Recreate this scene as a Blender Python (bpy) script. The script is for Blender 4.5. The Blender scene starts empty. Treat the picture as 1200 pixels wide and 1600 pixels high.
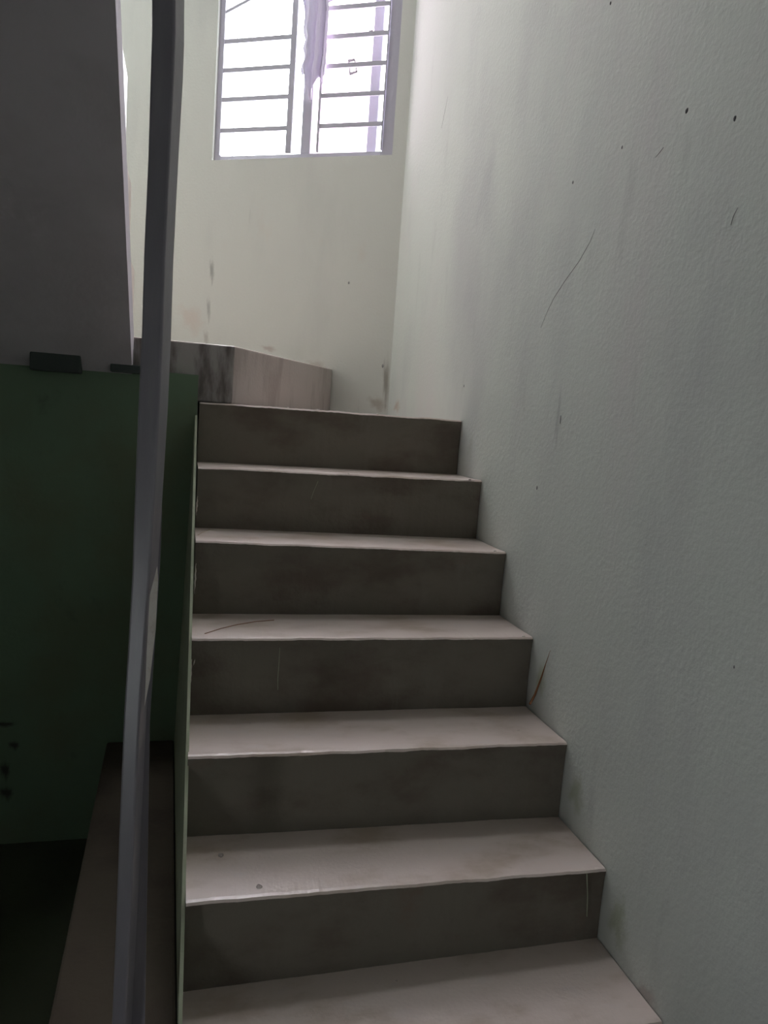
import bpy, bmesh, math, random
from mathutils import Vector, noise
C = bpy.context.scene.collection
SC = bpy.context.scene

# ------------------------------------------------------------------ camera
YAW, PITCH, ROLL = 0.2607, -0.1144, 0.0709
EYE = Vector((-0.0352, -2.3807, -0.0273)); F = 1191.7
fw = Vector((math.sin(YAW)*math.cos(PITCH), math.cos(YAW)*math.cos(PITCH), math.sin(PITCH)))
r0 = Vector((math.cos(YAW), -math.sin(YAW), 0)); u0 = r0.cross(fw)
rt = math.cos(ROLL)*r0 + math.sin(ROLL)*u0
up = -math.sin(ROLL)*r0 + math.cos(ROLL)*u0
cd = bpy.data.cameras.new('camera'); cam = bpy.data.objects.new('camera', cd); C.objects.link(cam)
from mathutils import Matrix
M = Matrix((rt, up, -fw)).transposed().to_4x4(); M.translation = EYE
cam.matrix_world = M
cd.sensor_fit = 'VERTICAL'; cd.sensor_height = 36.0; cd.lens = F*36.0/1600; cd.clip_start = 0.02
SC.camera = cam
def ray(px, py):
    return (fw + rt*((px-600)/F) - up*((py-800)/F))
def onY(px, py, Y):
    d = ray(px, py); return EYE + d*((Y-EYE.y)/d.y)
def onX(px, py, X):
    d = ray(px, py); return EYE + d*((X-EYE.x)/d.x)
def onZ(px, py, Z):
    d = ray(px, py); return EYE + d*((Z-EYE.z)/d.z)

# ------------------------------------------------------------------ world, daylight, exposure
W_ = bpy.data.worlds.new('sky'); SC.world = W_; W_.use_nodes = True
nt = W_.node_tree; nt.nodes.clear()
out = nt.nodes.new('ShaderNodeOutputWorld'); bg = nt.nodes.new('ShaderNodeBackground')
tc = nt.nodes.new('ShaderNodeTexCoord'); sep = nt.nodes.new('ShaderNodeSeparateXYZ')
ramp = nt.nodes.new('ShaderNodeValToRGB')
nt.links.new(tc.outputs['Generated'], sep.inputs[0]); nt.links.new(sep.outputs['Z'], ramp.inputs['Fac'])
ramp.color_ramp.elements[0].position = 0.0; ramp.color_ramp.elements[0].color = (0.33, 0.345, 0.37, 1)
ramp.color_ramp.elements[1].position = 1.0; ramp.color_ramp.elements[1].color = (0.95, 0.955, 1.0, 1)
nt.links.new(ramp.outputs[0], bg.inputs['Color']); nt.links.new(bg.outputs[0], out.inputs['Surface'])
SKY = 11.0
bg.inputs['Strength'].default_value = SKY
SC.view_settings.view_transform = 'Standard'; SC.view_settings.look = 'None'
SC.view_settings.gamma = 1.0; SC.view_settings.use_curve_mapping = False
SC.view_settings.exposure = 1.3

def portal(name, loc, rot, sx, sy):
    l = bpy.data.lights.new(name, 'AREA'); l.shape = 'RECTANGLE'; l.size = sx; l.size_y = sy
    l.cycles.is_portal = True
    o = bpy.data.objects.new(name, l); C.objects.link(o); o.location = loc; o.rotation_euler = rot
    return o

# ------------------------------------------------------------------ helpers
XF = None
def mesh_obj(name, verts, faces, mats, parent=None, mat_idx=None, smooth=False):
    me = bpy.data.meshes.new(name)
    if XF: verts = [XF(Vector(v)) for v in verts]
    off = parent_loc(parent)
    me.from_pydata([Vector(v)-off for v in verts], [], faces); me.update()
    bm = bmesh.new(); bm.from_mesh(me); bmesh.ops.recalc_face_normals(bm, faces=bm.faces); bm.to_mesh(me); bm.free()
    if not isinstance(mats, (list, tuple)): mats = [mats]
    for m in mats: me.materials.append(m)
    if mat_idx:
        for p in me.polygons: p.material_index = mat_idx(p)
    for p in me.polygons: p.use_smooth = smooth
    o = bpy.data.objects.new(name, me); C.objects.link(o)
    if parent: o.parent = parent
    return o
def parent_loc(p):
    v = Vector((0, 0, 0))
    while p: v += p.location; p = p.parent
    return v
def thing(name, label, cat, loc=(0, 0, 0), group=None):
    o = bpy.data.objects.new(name, None); C.objects.link(o); o.location = loc; o.empty_display_size = 0.1
    o['label'] = label; o['category'] = cat
    if group: o['group'] = group
    return o
def tag(o, label, cat, group=None):
    o['label'] = label; o['category'] = cat
    if group: o['group'] = group
    return o
def struct(o): o['kind'] = 'structure'; return o
def boxvf(x0, x1, y0, y1, z0, z1, n0=0):
    v = [(x, y, z) for z in (z0, z1) for y in (y0, y1) for x in (x0, x1)]
    f = [(0,1,3,2),(4,6,7,5),(0,4,5,1),(2,3,7,6),(0,2,6,4),(1,5,7,3)]
    return v, [tuple(i+n0 for i in q) for q in f]
def box(name, b, mat, parent=None, bevel=0.0):
    v, f = boxvf(*b); o = mesh_obj(name, v, f, mat, parent)
    if bevel:
        m = o.modifiers.new('bevel', 'BEVEL'); m.width = bevel; m.segments = 2
    return o
def prism(name, pts, vec, mat, parent=None, bevel=0.0):
    vec = Vector(vec); n = len(pts); pts = [Vector(p) for p in pts]
    v = pts + [p+vec for p in pts]
    f = [tuple(range(n)), tuple(range(2*n-1, n-1, -1))] + [(i, (i+1) % n, (i+1) % n+n, i+n) for i in range(n)]
    o = mesh_obj(name, v, f, mat, parent)
    if bevel:
        m = o.modifiers.new('bevel', 'BEVEL'); m.width = bevel; m.segments = 2
    return o
def tube(name, pts, rad, mat, parent=None, seg=8):
    pts = [Vector(p) for p in pts]; rads = rad if isinstance(rad, (list, tuple)) else [rad]*len(pts)
    v = []; f = []
    for i, p in enumerate(pts):
        d = (pts[min(i+1, len(pts)-1)]-pts[max(i-1, 0)]).normalized()
        a = d.cross(Vector((0.13, 0.27, 0.95))); a = a.normalized() if a.length > 1e-4 else Vector((1, 0, 0)); b = d.cross(a)
        for k in range(seg):
            t = 2*math.pi*k/seg; v.append(p + (a*math.cos(t)+b*math.sin(t))*rads[i])
    for i in range(len(pts)-1):
        for k in range(seg):
            f.append((i*seg+k, i*seg+(k+1) % seg, (i+1)*seg+(k+1) % seg, (i+1)*seg+k))
    f.append(tuple(range(seg))); f.append(tuple(reversed(range((len(pts)-1)*seg, len(pts)*seg))))
    return mesh_obj(name, v, f, mat, parent, smooth=True)

# ------------------------------------------------------------------ materials
def new_mat(name):
    m = bpy.data.materials.new(name); m.use_nodes = True
    n = m.node_tree; b = n.nodes['Principled BSDF']; return m, n, b
def plaster(name, base, layers, bump=0.3, bscale=90, rough=0.85, fine=0.004, spec=0.25, spots=()):
    """layers: (colour, noise scale xyz, threshold low, high, strength)"""
    m, n, b = new_mat(name)
    co = n.nodes.new('ShaderNodeTexCoord')
    last = None
    for i, (col, sc, lo, hi, st) in enumerate(layers):
        mp = n.nodes.new('ShaderNodeMapping'); mp.inputs['Scale'].default_value = sc
        mp.inputs['Location'].default_value = (i*3.1, i*1.7, i*5.3)
        n.links.new(co.outputs['Object'], mp.inputs['Vector'])
        ns = n.nodes.new('ShaderNodeTexNoise'); ns.inputs['Scale'].default_value = 1.0
        ns.inputs['Detail'].default_value = 6; ns.inputs['Roughness'].default_value = 0.6
        n.links.new(mp.outputs[0], ns.inputs['Vector'])
        mr = n.nodes.new('ShaderNodeMapRange'); mr.inputs['From Min'].default_value = lo; mr.inputs['From Max'].default_value = hi
        mr.inputs['To Max'].default_value = st; mr.interpolation_type = 'SMOOTHSTEP'
        n.links.new(ns.outputs['Fac'], mr.inputs['Value'])
        mx = n.nodes.new('ShaderNodeMix'); mx.data_type = 'RGBA'
        n.links.new(mr.outputs[0], mx.inputs['Factor'])
        if last is None: mx.inputs['A'].default_value = (*base, 1)
        else: n.links.new(last, mx.inputs['A'])
        mx.inputs['B'].default_value = (*col, 1); last = mx.outputs['Result']
    for pos, rad, col, st in spots:      # stains and patches with a place and an outline of their own
        mp = n.nodes.new('ShaderNodeMapping'); mp.vector_type = 'POINT'
        mp.inputs['Scale'].default_value = tuple(1/r for r in rad); mp.inputs['Location'].default_value = tuple(-p/r for p, r in zip(pos, rad))
        n.links.new(co.outputs['Object'], mp.inputs['Vector'])
        ns = n.nodes.new('ShaderNodeTexNoise'); ns.inputs['Scale'].default_value = 1.3; ns.inputs['Detail'].default_value = 5
        n.links.new(mp.outputs[0], ns.inputs['Vector'])
        ln = n.nodes.new('ShaderNodeVectorMath'); ln.operation = 'LENGTH'; n.links.new(mp.outputs[0], ln.inputs[0])
        ad = n.nodes.new('ShaderNodeMath'); ad.operation = 'MULTIPLY_ADD'; n.links.new(ns.outputs['Fac'], ad.inputs[0]); ad.inputs[1].default_value = 1.6
        n.links.new(ln.outputs['Value'], ad.inputs[2])
        mr = n.nodes.new('ShaderNodeMapRange'); mr.inputs['From Min'].default_value = 1.0; mr.inputs['From Max'].default_value = 1.8
        mr.inputs['To Min'].default_value = st; mr.inputs['To Max'].default_value = 0; mr.interpolation_type = 'SMOOTHSTEP'
        n.links.new(ad.outputs[0], mr.inputs['Value'])
        mx = n.nodes.new('ShaderNodeMix'); mx.data_type = 'RGBA'; n.links.new(mr.outputs[0], mx.inputs['Factor'])
        n.links.new(last, mx.inputs['A']); mx.inputs['B'].default_value = (*col, 1); last = mx.outputs['Result']
    if last is None: b.inputs['Base Color'].default_value = (*base, 1)
    else: n.links.new(last, b.inputs['Base Color'])
    b.inputs['Roughness'].default_value = rough; b.inputs['Specular IOR Level'].default_value = spec
    nb = n.nodes.new('ShaderNodeTexNoise'); nb.inputs['Scale'].default_value = bscale; nb.inputs['Detail'].default_value = 5
    n.links.new(co.outputs['Object'], nb.inputs['Vector'])
    bp = n.nodes.new('ShaderNodeBump'); bp.inputs['Strength'].default_value = bump; bp.inputs['Distance'].default_value = fine
    n.links.new(nb.outputs['Fac'], bp.inputs['Height']); n.links.new(bp.outputs[0], b.inputs['Normal'])
    return m
def plain(name, col, rough=0.5, metal=0.0):
    return plaster(name, col, [(tuple(c*0.75 for c in col), (25, 25, 25), .45, .75, .5)], bump=.1, bscale=150, rough=rough, fine=.001)

# ------------------------------------------------------------------ dimensions (metres; landing level is z = 0)
H, D, WX, YB = .18, .2149, .8472, .9867
FL = -1.36            # lower floor
XL = -1.15            # left outer wall
TH_DEG = 31.0
XLB = XL-.75        # left end of the back wall in its own frame
YF = -3.6             # wall behind the camera
ZS = 1.80             # upper floor level
ZC = 3.9              # stairwell ceiling
T = .2

# the back wall stands askew: it swings away from the corner with the right wall
TH = math.radians(TH_DEG)
def swing(p):
    x, y = p[0]-WX, p[1]-YB
    return Vector((WX + x*math.cos(TH) + y*math.sin(TH), YB - x*math.sin(TH) + y*math.cos(TH), p[2]))
def unswing(p):
    x, y = p[0]-WX, p[1]-YB
    return Vector((WX + x*math.cos(TH) - y*math.sin(TH), YB + x*math.sin(TH) + y*math.cos(TH), p[2]))
def onW(px, py, Y):
    """point on the plane y = Y of the back wall's own frame, in that frame"""
    e = unswing(EYE); d = unswing(EYE+ray(px, py))-e
    return e + d*((Y-e.y)/d.y)
def P3(v): return tuple(v)
back_spots = [(P3(swing(onW(x, y, YB))), (a, a, b), c, st) for x, y, a, b, c, st in (
    (331, 425, .018, .07, (.30, .30, .28), .75), (326, 485, .016, .07, (.33, .33, .31), .65), (322, 530, .02, .05, (.36, .33, .30), .5),
    (603, 600, .022, .13, (.25, .22, .18), .7), (590, 632, .06, .04, (.35, .30, .24), .6), (420, 545, .05, .018, (.42, .34, .30), .6), (495, 572, .06, .03, (.40, .34, .30), .5),
    (300, 500, .09, .09, (.60, .48, .42), .4))]
green_spots = [(P3(onY(x, y, -.02)), (a, .05, b), (.05, .045, .04), .85) for x, y, a, b in ((4, 1132, .05, .012), (22, 1165, .02, .02), (8, 1205, .018, .04), (10, 1240, .025, .03))]
right_spots = [(P3(onX(x, y, WX)), (.05, a, b), c, st) for x, y, a, b, c, st in (
    (620, 635, .06, .03, (.48, .36, .28), .6), (735, 700, .03, .05, (.45, .47, .40), .4), (760, 300, .10, .16, (.46, .46, .47), .4), (735, 460, .10, .12, (.50, .50, .50), .35), (872, 650, .012, .09, (.36, .37, .36), .5),
    (845, 1060, .03, .05, (.30, .34, .18), .5), (900, 1240, .04, .05, (.30, .34, .18), .5), (965, 1440, .04, .06, (.30, .34, .18), .5), (1010, 1560, .05, .03, (.35, .24, .22), .5))]  # greenish patches on the wall beside the risers
m_wall_r = plaster('pale_green_wall_plaster', (.625, .65, .60),
    [((.50, .50, .50), (2.0, 2.2, .9), .45, .72, .55), ((.66, .60, .60), (1.5, 1.6, .5), .52, .75, .5),
     ((.40, .41, .39), (9, 11, 2.2), .60, .80, .45), ((.25, .25, .24), (38, 38, 22), .73, .80, .55)], bump=.35, bscale=95, fine=.003, spots=right_spots)
m_wall_b = plaster('pale_green_back_wall_plaster', (.64, .65, .60),
    [((.52, .53, .50), (2.4, 2.2, .7), .48, .72, .5), ((.62, .54, .47), (6, 6, 3), .62, .78, .35),
     ((.40, .41, .39), (16, 16, 2.2), .66, .80, .4)], bump=.25, bscale=90, fine=.003, spots=back_spots)
m_green = plaster('dark_green_wall_paint', (.17, .25, .165),
    [((.17, .17, .10), (2, 2, 2), .45, .7, .6), ((.08, .09, .07), (9, 9, 7), .62, .78, .5)], bump=.3, bscale=50, rough=.7, spots=green_spots)
m_side = plaster('green_stair_side_paint', (.42, .46, .33),
    [((.30, .28, .22), (9, 9, 5), .5, .75, .6)], bump=.4, bscale=70)
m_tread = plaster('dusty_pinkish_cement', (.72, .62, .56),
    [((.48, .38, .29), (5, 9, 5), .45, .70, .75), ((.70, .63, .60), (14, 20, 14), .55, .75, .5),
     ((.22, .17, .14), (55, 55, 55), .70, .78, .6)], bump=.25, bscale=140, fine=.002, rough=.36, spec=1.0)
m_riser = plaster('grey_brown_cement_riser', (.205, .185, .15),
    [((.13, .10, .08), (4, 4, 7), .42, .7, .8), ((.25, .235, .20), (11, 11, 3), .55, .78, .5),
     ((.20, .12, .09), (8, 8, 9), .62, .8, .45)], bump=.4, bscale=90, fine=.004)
m_wind = plaster('stained_cement_winder', (.42, .40, .385),
    [((.13, .105, .10), (13, 13, 3.2), .40, .62, .92), ((.2, .12, .1), (7, 7, 9), .6, .75, .5)], bump=.4, bscale=80)
m_wind2 = plaster('pinkish_cement_winder', (.47, .425, .40),
    [((.33, .28, .26), (9, 9, 3), .5, .72, .6), ((.2, .18, .17), (30, 30, 14), .68, .8, .4)], bump=.4, bscale=80)
m_soffit = plaster('grey_soffit_plaster', (.62, .585, .63),
    [((.50, .47, .50), (3, 3, 3), .45, .7, .6)], bump=.3, bscale=50)
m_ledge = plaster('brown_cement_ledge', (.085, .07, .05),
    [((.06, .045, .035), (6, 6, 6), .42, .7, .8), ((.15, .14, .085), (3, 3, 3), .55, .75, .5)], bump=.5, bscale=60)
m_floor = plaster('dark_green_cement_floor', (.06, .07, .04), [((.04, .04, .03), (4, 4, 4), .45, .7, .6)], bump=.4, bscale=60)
m_dark = plaster('dark_room_paint', (.45, .45, .42), [((.13, .13, .12), (2, 2, 2), .45, .7, .5)], bump=.2)
m_upper = plaster('upper_wall_paint', (.55, .57, .53), [((.45, .45, .45), (2, 2, 1), .45, .7, .5)], bump=.2)
m_frame = plaster('white_painted_frame', (.50, .49, .56), [((.44, .43, .48), (12, 12, 6), .5, .75, .5)], bump=.15, rough=.5)
m_grille = plaster('pale_painted_iron', (.50, .49, .56), [((.42, .41, .45), (20, 20, 20), .5, .75, .5)], bump=.15, rough=.5)
m_crumb = plaster('pale_plaster_crumb', (.78, .73, .68), [((.6, .5, .45), (60, 60, 60), .5, .7, .5)], bump=.4, bscale=200)
m_straw = plain('dry_straw', (.28, .13, .06), .7)
m_straw2 = plain('pale_straw', (.62, .50, .36), .7)
m_hole = plain('dark_dent', (.10, .10, .10), .9)
m_scratch = plain('grey_scratch', (.30, .30, .29), .9)
def metal_paint():
    m = plaster('grey_painted_steel', (.26, .245, .28), [((.36, .34, .37), (20, 20, 3), .45, .7, .6), ((.13, .06, .045), (18, 18, 6), .66, .78, .6)],
                bump=.12, bscale=60, rough=.32, spec=.6)
    return m
m_post = metal_paint()
def frosted():
    m, n, b = new_mat('pinkish_frosted_glass')
    o = n.nodes['Material Output']; n.nodes.remove(b)
    t = n.nodes.new('ShaderNodeBsdfTransparent'); t.inputs[0].default_value = (.93, .86, .90, 1)
    tr = n.nodes.new('ShaderNodeBsdfTranslucent'); tr.inputs[0].default_value = (.85, .72, .78, 1)
    mx = n.nodes.new('ShaderNodeMixShader'); mx.inputs[0].default_value = .75
    n.links.new(t.outputs[0], mx.inputs[1]); n.links.new(tr.outputs[0], mx.inputs[2]); n.links.new(mx.outputs[0], o.inputs[0])
    return m
m_glass = frosted()
def sheet():
    m, n, b = new_mat('torn_translucent_plastic')
    b.inputs['Base Color'].default_value = (.80, .79, .86, 1); b.inputs['Roughness'].default_value = .6
    o = n.nodes['Material Output']
    tr = n.nodes.new('ShaderNodeBsdfTranslucent'); tr.inputs[0].default_value = (.75, .70, .85, 1)
    mx = n.nodes.new('ShaderNodeMixShader'); mx.inputs[0].default_value = .2
    n.links.new(b.outputs[0], mx.inputs[1]); n.links.new(tr.outputs[0], mx.inputs[2]); n.links.new(mx.outputs[0], o.inputs[0])
    return m
m_sheet = sheet()

# ------------------------------------------------------------------ room shell
struct(mesh_obj('wall_right', *boxvf(WX, WX+T, YF, YB, FL-T, ZC+T), m_wall_r))
# back wall with window hole
pl = onW(331, 254, YB); pr = onW(613, 238, YB)
wx0, wx1 = pl.x, pr.x; wz0 = (pl.z+pr.z)/2; wz1 = wz0 + 2.3
v, f = [], []
XF = swing
sx0, sx1 = -1.67, -1.02      # added unseen second opening for more daylight, further left behind the upper flight
for b in ((XLB, sx0, YB, YB+T, FL-T, ZC+T), (sx0, sx1, YB, YB+T, FL-T, wz0), (sx0, sx1, YB, YB+T, wz1, ZC+T), (sx1, wx0, YB, YB+T, FL-T, ZC+T),
          (wx1, WX, YB, YB+T, FL-T, ZC+T), (wx0, wx1, YB, YB+T, FL-T, wz0), (wx0, wx1, YB, YB+T, wz1, ZC+T)):
    vv, ff = boxvf(*b, n0=len(v)); v += vv; f += ff
struct(mesh_obj('wall_back', v, f, m_wall_b)); XF = None
DW = (-3.0, -2.6, FL+.05, FL+.75)   # added unseen low opening for fill daylight, beside and behind the viewer
v, f = [], []
for b in ((XL-T, XL, YF, DW[0], FL-T, ZC+T), (XL-T, XL, DW[1], YB+1.5, FL-T, ZC+T), (XL-T, XL, DW[0], DW[1], FL-T, DW[2]), (XL-T, XL, DW[0], DW[1], DW[3], ZC+T)):
    vv, ff = boxvf(*b, n0=len(v)); v += vv; f += ff
struct(mesh_obj('wall_left', v, f, m_upper))
portal('added_side_portal', (XL-T+.01, (DW[0]+DW[1])/2, (DW[2]+DW[3])/2), (0, -math.pi/2, 0), DW[3]-DW[2], DW[1]-DW[0])
# wall behind the camera, with an open doorway upstairs
v, f = boxvf(XL-T, WX+T, YF-T, YF, FL-T, ZC+T)
struct(mesh_obj('wall_front', v, f, m_dark))
yl = YB+(WX-XL)*math.tan(TH)
def slab(name, z0, z1, mat):
    return prism(name, [(XL, YF, z0), (WX, YF, z0), (WX, YB, z0), (XL, yl, z0)], (0, 0, z1-z0), mat)
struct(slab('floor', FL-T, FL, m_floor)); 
# ceiling with an unseen opening added above the landing for more daylight
LW = (-.30, .25, .45, .95)
v, f = [], []
for b in ((XL, LW[0], YF, YB+1.9, ZC, ZC+T), (LW[1], WX, YF, YB, ZC, ZC+T), (LW[0], LW[1], YF, LW[2], ZC, ZC+T), (LW[0], LW[1], LW[3], YB+1.2, ZC, ZC+T)):
    vv, ff = boxvf(*b, n0=len(v)); v += vv; f += ff
struct(mesh_obj('ceiling', v, f, m_upper))
portal('added_ceiling_portal', ((LW[0]+LW[1])/2, (LW[2]+LW[3])/2, ZC+T-.01), (0, 0, 0), LW[1]-LW[0], LW[3]-LW[2])
struct(mesh_obj('floor_upper', *boxvf(XL, WX, YF, -8*D-.002, ZS-.16, ZS-.02), m_soffit))
for a, b in ((wx0, wx1), (sx0, sx1)):  # the window, then the added second opening
    portal('daylight_opening_portal', swing(((a+b)/2, YB+T-.01, (wz0+wz1)/2)), (-math.pi/2, 0, -TH), b-a, wz1-wz0)

# green wall under the landing
gz = onY(285, 584, -.02).z
gx = onY(308, 640, -.02).x
wl = struct(mesh_obj('wall_under_landing', *boxvf(XL, gx, -.02, .0, FL, gz), m_green))
a, b_ = onY(45, 580, -.07), onY(125, 580, -.07)
m_stub = plaster('blackened_beam_stub', (.07, .085, .08), [((.04, .05, .05), (9, 9, 9), .5, .7, .5)])
box('beam_stub', (a.x, b_.x, -.065, -.019, gz-.025, gz+.035), m_stub, wl, .004)
a, b_ = onY(172, 577, -.05), onY(222, 577, -.05)
box('beam_stub', (a.x, b_.x, -.05, -.019, gz-.012, gz+.012), m_stub, wl, .004)

# ------------------------------------------------------------------ lower flight
LP = [(313,628),(311,730),(306,845),(299,998),(292,1183),(290,1411)]
RP = [(720,657),(751,751),(791,863),(833,996),(887,1160),(944,1357),(1037,1595)]
def nosing(k):
    """left and right end of the k-th nosing (0 = landing edge)"""
    if k < len(LP):
        l = onY(*LP[k], -k*D); l.x = l.x*.6
    else: l = Vector((0, -k*D, -k*H+.004))
    if k < len(RP):
        a = onY(*RP[k], -k*D); e = onX(*RP[k], WX); r = Vector((WX-.002, e.y*.5-k*D*.5, (a.z+e.z)/2))
    else: r = Vector((WX-.002, -k*D, -k*H))
    return l, r
def step_mesh(name, l, r, back_l, back_r, zbot, parent, seed, N=150, lip=.0035):
    """solid cement step; rough front arris; ends square against wall and well"""
    v = []
    for i in range(N+1):
        t = i/N; p = l.lerp(r, t); bk = back_l*(1-t)+back_r*t
        n1 = noise.noise(Vector((t*7, seed*3.7, 0)))*.0035 + noise.noise(Vector((t*45, seed*9.1, 2)))*.0014
        n2 = noise.noise(Vector((t*11, seed*1.3, 7)))*.003 + noise.noise(Vector((t*70, seed*5.1, 3)))*.0012
        chip = max(0, noise.noise(Vector((t*16, seed*2.1, 11)))-.45)*.009
        y = p.y + n1*.7; z = p.z + n2*.6
        out_ = lip
        prof = [(y+.003, zbot), (y+.003, p.z-.10), (y+.001, p.z-.04), (y-.001, p.z-.016), (y-out_*.7+chip*.5, z-.008-chip), (y-out_+chip, z-.004-chip*.8),
                (y+chip, z-chip*.3), (y+.008+chip, z+.0008), (y+.05, p.z), ((y+bk)/2, p.z), (bk, p.z+.001), (bk, zbot)]
        v += [(p.x, a, b) for a, b in prof]
    P = 12; f = []
    for i in range(N):
        for j in range(P):
            f.append((i*P+j, (i+1)*P+j, (i+1)*P+(j+1) % P, i*P+(j+1) % P))
    f.append(tuple(range(P))); f.append(tuple(reversed(range(N*P, N*P+P))))
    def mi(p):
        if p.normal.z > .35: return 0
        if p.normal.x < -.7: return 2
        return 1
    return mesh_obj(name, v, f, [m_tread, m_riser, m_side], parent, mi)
flight = thing('stair_flight', 'grey cement stair flight with dusty treads rising along the pale green wall to the landing', 'staircase', (WX/2, -8*D, FL))
steps = []
for k in range(0, 8):
    l, r = nosing(k)
    if k == 0: bl, br = YB+WX*math.tan(TH)-.004, YB-.002
    else: bl, br = nosing(k-1)[0].y+.006, nosing(k-1)[1].y+.006
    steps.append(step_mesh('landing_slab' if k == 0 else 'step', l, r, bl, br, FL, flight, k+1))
# rough green side coat of the flight, thickening downwards
def sx_(y, z): return -.008-.022*max(0, (-.02+H/D*y)-z)
zcoat = onY(220, 1157, -.02).z+.0005
ycoat = -.021+(zcoat+.04)*D/H
A = [(-.021, -.04), (ycoat, zcoat), (-.021, zcoat)]
v = [(sx_(y, z), y, z) for y, z in A]+[(-.0015, y, z) for y, z in A]
mesh_obj('side_coat', v, [(0, 1, 2), (5, 4, 3), (0, 3, 4, 1), (1, 4, 5, 2), (2, 5, 3, 0)], m_side, flight)
# pale plaster ridges on the well side of the risers
def ridge(px, y0, y1, k, w):
    pts = []; rad = []
    n = 9
    for i in range(n):
        t = i/(n-1); p = onY(px+(-1.5 if i % 2 else 0)*.5-t*2.5, y0+(y1-y0)*t, -k*D+.001); pts.append(p); rad.append(w*(.25+math.sin(math.pi*t)**1.5))
    tube('plaster_ridge', pts, rad, m_crumb, steps[k])
ridge(309, 775, 805, 1, .0022); ridge(306.5, 880, 928, 2, .002); ridge(300, 1030, 1075, 3, .0016); ridge(305, 1030, 1040, 3, .001)
# pale drips on risers
def drip(pts, k, w):
    tube('dried_drip', [onY(x, y, -k*D-.0005) for x, y in pts], w, m_side, steps[k])
drip([(437, 1012), (436, 1035), (434, 1060), (434, 1078)], 3, .0009)
drip([(917, 1366), (918, 1400), (917, 1432)], 5, .0011)
drip([(497, 752), (490, 768), (486, 780)], 1, .0007)

# ------------------------------------------------------------------ raised quarter landing (winder) beyond the top nosing
wc = onY(367, 541, .012); we = swing(onW(519, 577, YB))
zt = (wc.z*.6+we.z*.4)
X1 = wc.x
wn = thing('raised_landing', 'stained cement raised corner step beside the back wall at the turn of the stairs', 'landing', (X1, .4, 0))
def quad_slab(name, foot, z0, ztops, mats, parent):
    n = len(foot); v = [(x, y, z0) for x, y in foot]+[(x, y, z) for (x, y), z in zip(foot, ztops)]
    f = [tuple(reversed(range(n))), tuple(range(n, 2*n))]+[(i, (i+1) % n, (i+1) % n+n, i+n) for i in range(n)]
    def mi(p):
        if p.normal.z > .5: return 2
        if p.normal.y < -.6 and p.normal.x < .25: return 0
        return 1
    o = mesh_obj(name, v, f, mats, parent, mi); m = o.modifiers.new('bevel', 'BEVEL'); m.width = .004; m.segments = 2; return o
quad_slab('step', [(XL+.002, .012), (X1, .012), (we.x, we.y-.002), (XL+.002, yl-.01)], .002, [wc.z, wc.z, we.z, we.z], [m_wind, m_wind2, m_tread], wn)
prism('support_slab', [(XL+.002, .001, -.16), (-.002, .001, -.16), (-.002, YB+WX*math.tan(TH)-.01, -.16), (XL+.002, yl-.01, -.16)], (0, 0, .16), m_tread, wn)
# plaster crumbs on top of its edge
# ------------------------------------------------------------------ upper flight, rising towards the viewer on the left
ux = onY(209, 532, 0).x
upf = thing('stair_flight', 'dark underside of the upper stair flight overhead at the left', 'staircase', (XL+.4, 0, H))
zb = gz-.03; sl = .18/D
for j in range(8):
    y0, y1 = -(j+.0)*D, -(j+1.0)*D
    s0 = zb + sl*(-y0); s1 = zb + sl*(-y1); zn = .36+.18*j
    pts = [(ux-.004, y0, zn-.1795), (ux-.004, y0, zn), (ux-.004, y1, zn), (ux-.004, y1, zn+.0005)]
    prism('step', pts[:3], (XL-ux+.006, 0, 0), m_tread, upf)
ye = -8*D
prism('soffit_slab', [(ux, 0, zb), (ux, 0, .18), (ux, ye, .18+sl*-ye), (ux, ye, zb+sl*-ye)], (XL-ux+.002, 0, 0), m_soffit, upf)

# ------------------------------------------------------------------ ledge on the lower floor
lz = onY(220, 1157, -.02).z
e0 = onZ(168, 1155, lz); e1 = onZ(75, 1600, lz)
sl = (e1.x-e0.x)/(e1.y-e0.y)
yn = -2.2; xn = e0.x+(yn-e0.y)*sl
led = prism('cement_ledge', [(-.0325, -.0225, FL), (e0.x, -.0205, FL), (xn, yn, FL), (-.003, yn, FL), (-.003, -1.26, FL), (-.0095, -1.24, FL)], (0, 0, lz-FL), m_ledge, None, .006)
tag(led, 'low brown cement ledge on the dark floor beside the stair side', 'ledge')

# ------------------------------------------------------------------ steel post in the stairwell
YP = -1.23
pp = [(-260, 270, 45), (-60, 264, 45), (0, 263, 45), (50, 263, 45), (110, 261, 45), (250, 255, 42), (400, 248, 42), (520, 244.5, 42), (640, 239, 43), (800, 231, 40), (900, 226, 37),
      (1000, 219, 35), (1120, 211, 34), (1300, 203, 33), (1450, 197, 32), (1620, 189, 31)]
post = thing('steel_post', 'tall grey painted square steel post standing in the gap between the two stair flights', 'post', (-.1, YP, lz))
v = []; f = []
rows = []
for (py, cx, wpx) in pp:
    c = onY(cx, py, YP); rows.append((c, wpx))
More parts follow.
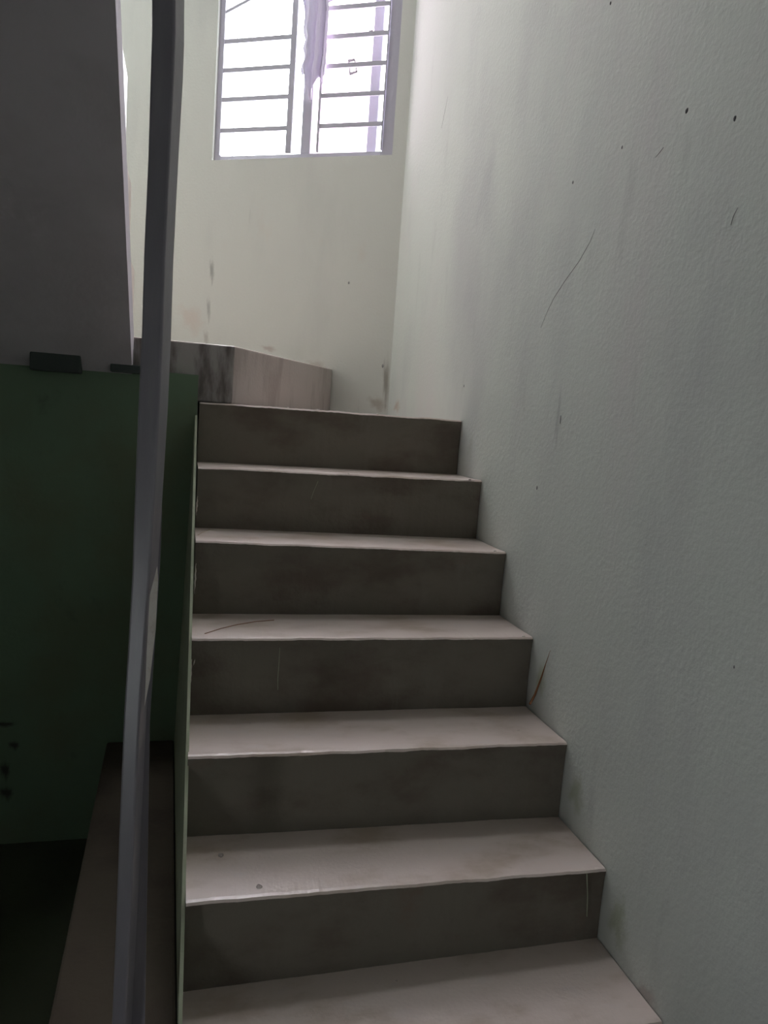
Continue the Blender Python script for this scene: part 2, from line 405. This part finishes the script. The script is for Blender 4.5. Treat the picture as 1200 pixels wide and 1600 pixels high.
# extend straight to the ledge and to the ceiling
cb, ct = rows[-1], rows[0]
lo = Vector((cb[0].x-.004, cb[0].y, lz)); hi = Vector((ct[0].x, ct[0].y, ZC))
rows = [(hi, ct[1])]+rows+[(lo, cb[1])]
def sec(c, wpx):
    w = wpx*1.15/F          # metres across as seen
    fx = w*.70; sx = w*.30
    a = math.radians(-12)
    # front face from left to ridge, then right face receding
    L = Vector((c.x-w/2, c.y, c.z)); R1 = Vector((L.x+fx, c.y-.006, c.z)); R2 = Vector((c.x+w/2, c.y+.030, c.z)); B = Vector((L.x+.006, c.y+.034, c.z))
    return [L, R1, R2, B]
bv = .003
for c, w in rows:
    q = sec(c, w)
    for i in range(4):
        p, a, n_ = q[i], q[i-1], q[(i+1) % 4]
        da = (a-p).normalized()*bv; dn = (n_-p).normalized()*bv
        v += [p+da, p+da*.3+dn*.3, p+dn]
P = 12
for i in range(len(rows)-1):
    for k in range(P): f.append((i*P+k, i*P+(k+1) % P, (i+1)*P+(k+1) % P, (i+1)*P+k))
f.append(tuple(range(P))); f.append(tuple(reversed(range((len(rows)-1)*P, len(rows)*P))))
tb = mesh_obj('tube', v, f, m_post, post)
# dark flat strip standing beside the tube, with a pale sliver between them, painted as light on the edge
sy = YP+.03
prism('strip', [onY(251, 700, sy), onY(253, 800, sy), onY(250, 880, sy), onY(245, 960, sy), onY(239, 1050, sy), onY(234, 1130, sy), onY(231, 1320, sy), onY(226, 1620, sy),
                onY(200, 1620, sy), onY(214, 1320, sy), onY(218, 1130, sy), onY(226, 1000, sy), onY(232, 880, sy), onY(240, 700, sy)], (0, .004, 0), m_post, post)
sl_ = prism('lit_sliver', [onY(245.5, 885, YP-.008), onY(247, 905, YP-.008), onY(243, 985, YP-.008), onY(234.5, 1060, YP-.008), onY(226, 1104, YP-.008), onY(229, 1020, YP-.008), onY(234, 930, YP-.008)], (0, .003, 0), m_crumb, post)
sl_['label'] = 'pale painted-light sliver on the edge of the grey post'
box('base_plate', (lo.x-.05, lo.x+.045, YP-.03, YP+.038, lz+.001, lz+.006), m_post, post, .001)

# ------------------------------------------------------------------ window
XF = swing
YW = YB+.02     # plane of the window
win = bpy.data.objects.new('window_1', None); C.objects.link(win); win.location = swing(((wx0+wx1)/2, YW, wz0)); struct(win)
def X_at(px, py=235, Y=YW): return onW(px, py, Y).x
zin = onW(470, 240, YW).z
# outer frame: one mesh of four members
xi0 = X_at(345, 245); xi1 = X_at(596, 228)
v, f = [], []
for b in ((wx0, xi0, YW, YW+.05, wz0, wz1), (xi1, wx1, YW, YW+.05, wz0, wz1), (xi0, xi1, YW, YW+.05, wz0, zin), (xi0, xi1, YW, YW+.05, wz1-.04, wz1)):
    vv, ff = boxvf(*b, n0=len(v)); v += vv; f += ff
o = mesh_obj('window_frame', v, f, m_frame, win); m = o.modifiers.new('bevel', 'BEVEL'); m.width = .003; m.segments = 2
box('mullion', (X_at(468, 240), X_at(483, 239), YW+.005, YW+.05, zin, wz1-.04), m_frame, win, .003)
# sliding sash behind the right opening
s0, s1 = X_at(484, 238, YW+.06), X_at(583, 230, YW+.06)
sash = box('sash_stile', (X_at(572, 230, YW+.06), s1+.012, YW+.062, YW+.085, zin, wz1-.04), m_frame, win, .002)
pane = box('window_pane', (s0, X_at(572, 230, YW+.06), YW+.07, YW+.074, zin, wz1-.04), m_glass, win)
pane['label'] = 'pinkish frosted pane'
# old sticker outline on the pane
def onp(x, y, YY=YW+.066): return onW(x, y, YY)
for q in ([(543, 93), (554, 91), (555, 95), (544, 98)], [(544, 96), (546.5, 96), (548, 118), (546, 118)], [(553, 93), (555, 93), (558.5, 113), (556.5, 114)], [(546, 113), (558.5, 110), (558.5, 113.5), (547, 118)]):
    o = prism('sticker_remnant', [onp(*t) for t in q], (0, .001, 0), m_scratch, pane)
prism('sticker_remnant', [onp(576, 48), onp(583, 46), onp(583, 50), onp(577, 51)], (0, .001, 0), m_scratch, pane)

# grilles of pale iron bars, one in each opening
def grille(label, x0, x1, lw, rw, ys, dx, kind):
    g = thing('window_grille', label, 'window grille', swing(((x0+x1)/2, YW, zin)))
    yy = YW-.004
    v, f = [], []
    for b in ((x0, x0+lw, yy-.012, yy, zin, wz1-.04), (x1-rw, x1, yy-.012, yy, zin, wz1-.04), (x0+lw, x1-rw, yy-.012, yy, wz1-.055, wz1-.04)):
        vv, ff = boxvf(*b, n0=len(v)); v += vv; f += ff
    o = mesh_obj('grille_frame', v, f, m_grille, g); m = o.modifiers.new('bevel', 'BEVEL'); m.width = .0015; m.segments = 2
    for z in ys: box('bar', (x0+lw, x1-rw, yy-.009, yy-.002, z-.0100, z+.0100), m_grille, g, .0012)
    z0 = ys[-1]; 
    prism('diagonal_bar', [(x0+lw, yy-.009, dx[0]-.007), (x1-rw, yy-.009, dx[1]-.007), (x1-rw, yy-.009, dx[1]+.007), (x0+lw, yy-.009, dx[0]+.007)], (0, .007, 0), m_grille, g, .001)
    # top group of bars, above the diagonal
    zz = dx[1]+.13
    while zz < wz1-.08:
        box('bar', (x0+lw, x1-rw, yy-.009, yy-.002, zz-.0100, zz+.0100), m_grille, g, .0012); zz += .13
    return g
zl = [onW(400, y, YW).z for y in (203.5, 155, 109, 63.5)]
zr = [onW(552, y, YW).z for y in (196.5, 149, 103, 57, 12)]
gx0, gx1 = xi0-.003, X_at(456, 240)
dl = (onW(356, 21, YW).z, onW(356, 21, YW).z+.13)
grille('pale iron window grille in the open left half of the window', gx0, gx1, .004, .028, zl, dl, 0)
gx2, gx3 = X_at(495, 238), xi1+.003
dr = (onW(514, 5, YW).z, onW(514, 5, YW).z+.12)
grille('pale iron window grille in front of the pinkish right pane', gx2, gx3, .012, .004, zr, dr, 1)

# torn plastic sheet hanging from the middle of the window
YS = YW-.03
outl = [(470, -40), (473, 0), (475, 25), (472, 48), (474, 60), (471, 74), (474, 92), (469, 108), (470, 116), (476, 113), (479, 122), (481, 138), (484, 155),
        (488, 148), (492, 134), (496, 120), (499, 118), (501, 128), (504, 131), (507, 118), (510, 96), (512, 75), (514, 50), (516, 25), (515, 0), (516, -40)]
rowsp = [(-300, 474, 512), (-200, 473, 514), (-100, 472, 514), (-40, 471, 516), (0, 473, 515), (12, 475, 516), (25, 475, 516), (38, 473, 515), (48, 472, 515), (60, 475, 513), (74, 471, 513), (84, 474, 512), (92, 473, 511),
         (100, 470, 511), (108, 468.5, 509), (114, 470, 509)]
NX = 26; v = []; f = []
def wave(u, py): return .012*math.sin(u*17+py*.013)+.006*math.sin(u*41+py*.03)+.004*noise.noise(Vector((u*9, py*.03, 0)))
for py, a, b in rowsp:
    for i in range(NX+1):
        u = i/NX; p = onW(a+(b-a)*u, py, YS); v.append((p.x, p.y+wave(u, py), p.z))
for r in range(len(rowsp)-1):
    for i in range(NX): f.append((r*(NX+1)+i, r*(NX+1)+i+1, (r+1)*(NX+1)+i+1, (r+1)*(NX+1)+i))
# ragged lower fringe: per-column tips
base = (len(rowsp)-1)*(NX+1)
def tip(x):
    prof = [(470, 118), (474, 114), (477, 116), (480, 135), (483, 153), (485, 156), (488, 148), (491, 137), (494, 128), (497, 119), (500, 119), (503, 131), (505, 131), (507, 122), (509, 115)]
    for (x0, y0), (x1, y1) in zip(prof, prof[1:]):
        if x <= x1: return y0+(y1-y0)*max(0, (x-x0)/(x1-x0))
    return 115
prev = [base+i for i in range(NX+1)]
for s in (.5, 1.0):
    cur = []
    for i in range(NX+1):
        x = 470+(509-470)*i/NX; u = i/NX; yb_ = 114+(tip(x)-114)*s+.4*s
        xs = x + (-2.0*s if 478 < x < 494 else 0)
        p = onW(xs, yb_, YS); v.append((p.x, p.y+wave(u, 114), p.z)); cur.append(len(v)-1)
    for i in range(NX): f.append((prev[i], prev[i+1], cur[i+1], cur[i]))
    prev = cur
shp = mesh_obj('torn_plastic_sheet', v, f, m_sheet, None, smooth=True)
so = shp.modifiers.new('thick', 'SOLIDIFY'); so.thickness = .001
tag(shp, 'torn pale plastic sheet hanging ragged from the middle of the window', 'plastic sheet')

XF = None
# ------------------------------------------------------------------ marks on the walls
wr = bpy.data.objects['wall_right']; wbk = bpy.data.objects['wall_back']
def blob(name, c, ry, rz, mat, parent, tilt=0, th=.0012, axis='x'):
    v = []; f = []; n = 14
    for ring, (s, h) in enumerate(((1, 0), (.7, .8), (0.3, 1))):
        for k in range(n):
            t = 2*math.pi*k/n; w = 1+.25*noise.noise(Vector((math.cos(t)*2+c[1]*9, math.sin(t)*2, c[2]*7)))
            a = math.cos(t)*ry*s*w; b = math.sin(t)*rz*s*w
            a, b = a*math.cos(tilt)-b*math.sin(tilt), a*math.sin(tilt)+b*math.cos(tilt)
            v.append((c[0]-th*h, c[1]+a, c[2]+b) if axis == 'x' else (c[0]+a, c[1]-th*h, c[2]+b) if axis == 'y' else (c[0]+a, c[1]+b, c[2]+th*h))
    for r in range(2):
        for k in range(n): f.append((r*n+k, r*n+(k+1) % n, (r+1)*n+(k+1) % n, (r+1)*n+k))
    f.append(tuple(range(2*n, 3*n))); f.append(tuple(reversed(range(n))))
    return mesh_obj(name, v, f, mat, parent, smooth=True)
for (px, py, a, b, t) in ((1073, 173, .0045, .005, .3), (1148, 185, .0035, .005, .2), (895, 285, .004, .004, .5), (972, 230, .003, .004, .2), (839, 762, .004, .006, .2), (876, 655, .0035, .012, 0), (1147, 1042, .002, .003, 0), (725, 603, .003, .005, 0), (954, 5, .003, .004, 0)):
    blob('wall_dent', onX(px, py, WX), a, b, m_hole if py < 200 else m_scratch, wr, t)
def scratch(pts, w, parent, mat=m_scratch, wall='x'):
    P = [onX(x, y, WX) if wall == 'x' else onY(x, y, YB) for x, y in pts]
    tube('scratch', P, [w*(.4+.6*math.sin(math.pi*(i+.5)/len(P))) for i in range(len(P))], mat, parent, 6)
scratch([(1024, 246), (1031, 238), (1037, 230)], .0009, wr)
scratch([(1142, 352), (1146, 338), (1153, 324)], .0009, wr)
scratch([(930, 358), (922, 378), (905, 408), (882, 440), (866, 465), (856, 485), (845, 512)], .0007, wr)
scratch([(700, 150), (695, 175), (690, 200)], .0006, wr)
XF = swing
blob('wall_dent', onW(545, 442, YB), .004, .006, m_scratch, wbk, 0, axis='y')
blob('wall_dent', onW(598, 572, YB), .005, .008, m_scratch, wbk, 0, axis='y')
XF = None

# ------------------------------------------------------------------ small debris
def ztop(k, x, y):
    l, r = nosing(k); t = (x-l.x)/(r.x-l.x); return l.z+(r.z-l.z)*t
def straw(label, pts, k, rad, mat, lift=.002):
    P = []
    for i, (x, y) in enumerate(pts):
        p = onZ(x, y, -k*H+lift); p = onZ(x, y, ztop(k, p.x, p.y)+lift); P.append(p)
    return tag(tube('dry_straw', P, rad, mat), label, 'straw')
straw('long curved reddish straw on the left end of the tread of the fourth step down', [(320, 990), (345, 982), (370, 976), (400, 971), (428, 969)], 3, .0009, m_straw)
straw('short pale straw on the left end of the third step from the landing', [(309, 836), (318, 831), (329, 827)], 2, .0006, m_straw2)
g0 = onX(836, 1085, WX-.008)
tag(tube('dry_grass_blade', [onX(828, 1100, WX-.03), g0, onX(846, 1058, WX-.005), onX(853, 1036, WX-.003), onX(860, 1016, WX-.002)], [.003, .003, .002, .001, .0004], m_straw),
    'thin reddish dry grass blade leaning on the pale green wall in a step corner', 'dry grass')
m_spot = plaster('grey_cement_spot', (.45, .40, .37), [((.3, .26, .23), (150, 150, 150), .45, .6, .7)])
for (px, py, k, r_, lab) in ((405, 1385, 5, .0085, 'round grey cement spot near the left front edge of the widest tread'),
                       (345, 1336, 5, .008, 'dark round spot towards the back left of the widest tread')):
    p = onZ(px, py, -k*H); p.z = ztop(k, p.x, p.y)
    tag(blob('cement_spot', p, r_*.8, r_*1.1, m_spot, None, 0, .0012, 'z'), lab, 'cement spot')
random.seed(4)
for px, py, k, w, lab in ((450, 641.5, 0, 4, 'tiny pale plaster crumb on the landing edge, leftmost there'), (497, 643, 0, 7, 'flat pale plaster crumb on the landing edge below the end of the raised corner step'),
                       (590, 649, 0, 5, 'pale plaster crumb on the landing edge below the wall corner'), (420, 733, 1, 8, 'long pale plaster crumb on the left part of the first tread below the landing'),
                       (545, 744, 1, 4, 'small pale plaster crumb midway along the first tread below the landing'), (735, 748, 1, 5, 'pale plaster crumb at the wall end of the first tread below the landing'),
                       (775, 855, 2, 6, 'pale plaster crumb at the wall end of the second tread below the landing'), (820, 986, 3, 6, 'pale plaster crumb at the wall end of the third tread below the landing')):
    p = onY(px, py, -k*D+.004); p = Vector((p.x, -k*D+.008, ztop(k, p.x, 0)+.0005))
    tag(blob('plaster_crumb', p, w*.001, .0025, m_crumb, None, random.random()*.4, .003, 'z'), lab, 'crumb')
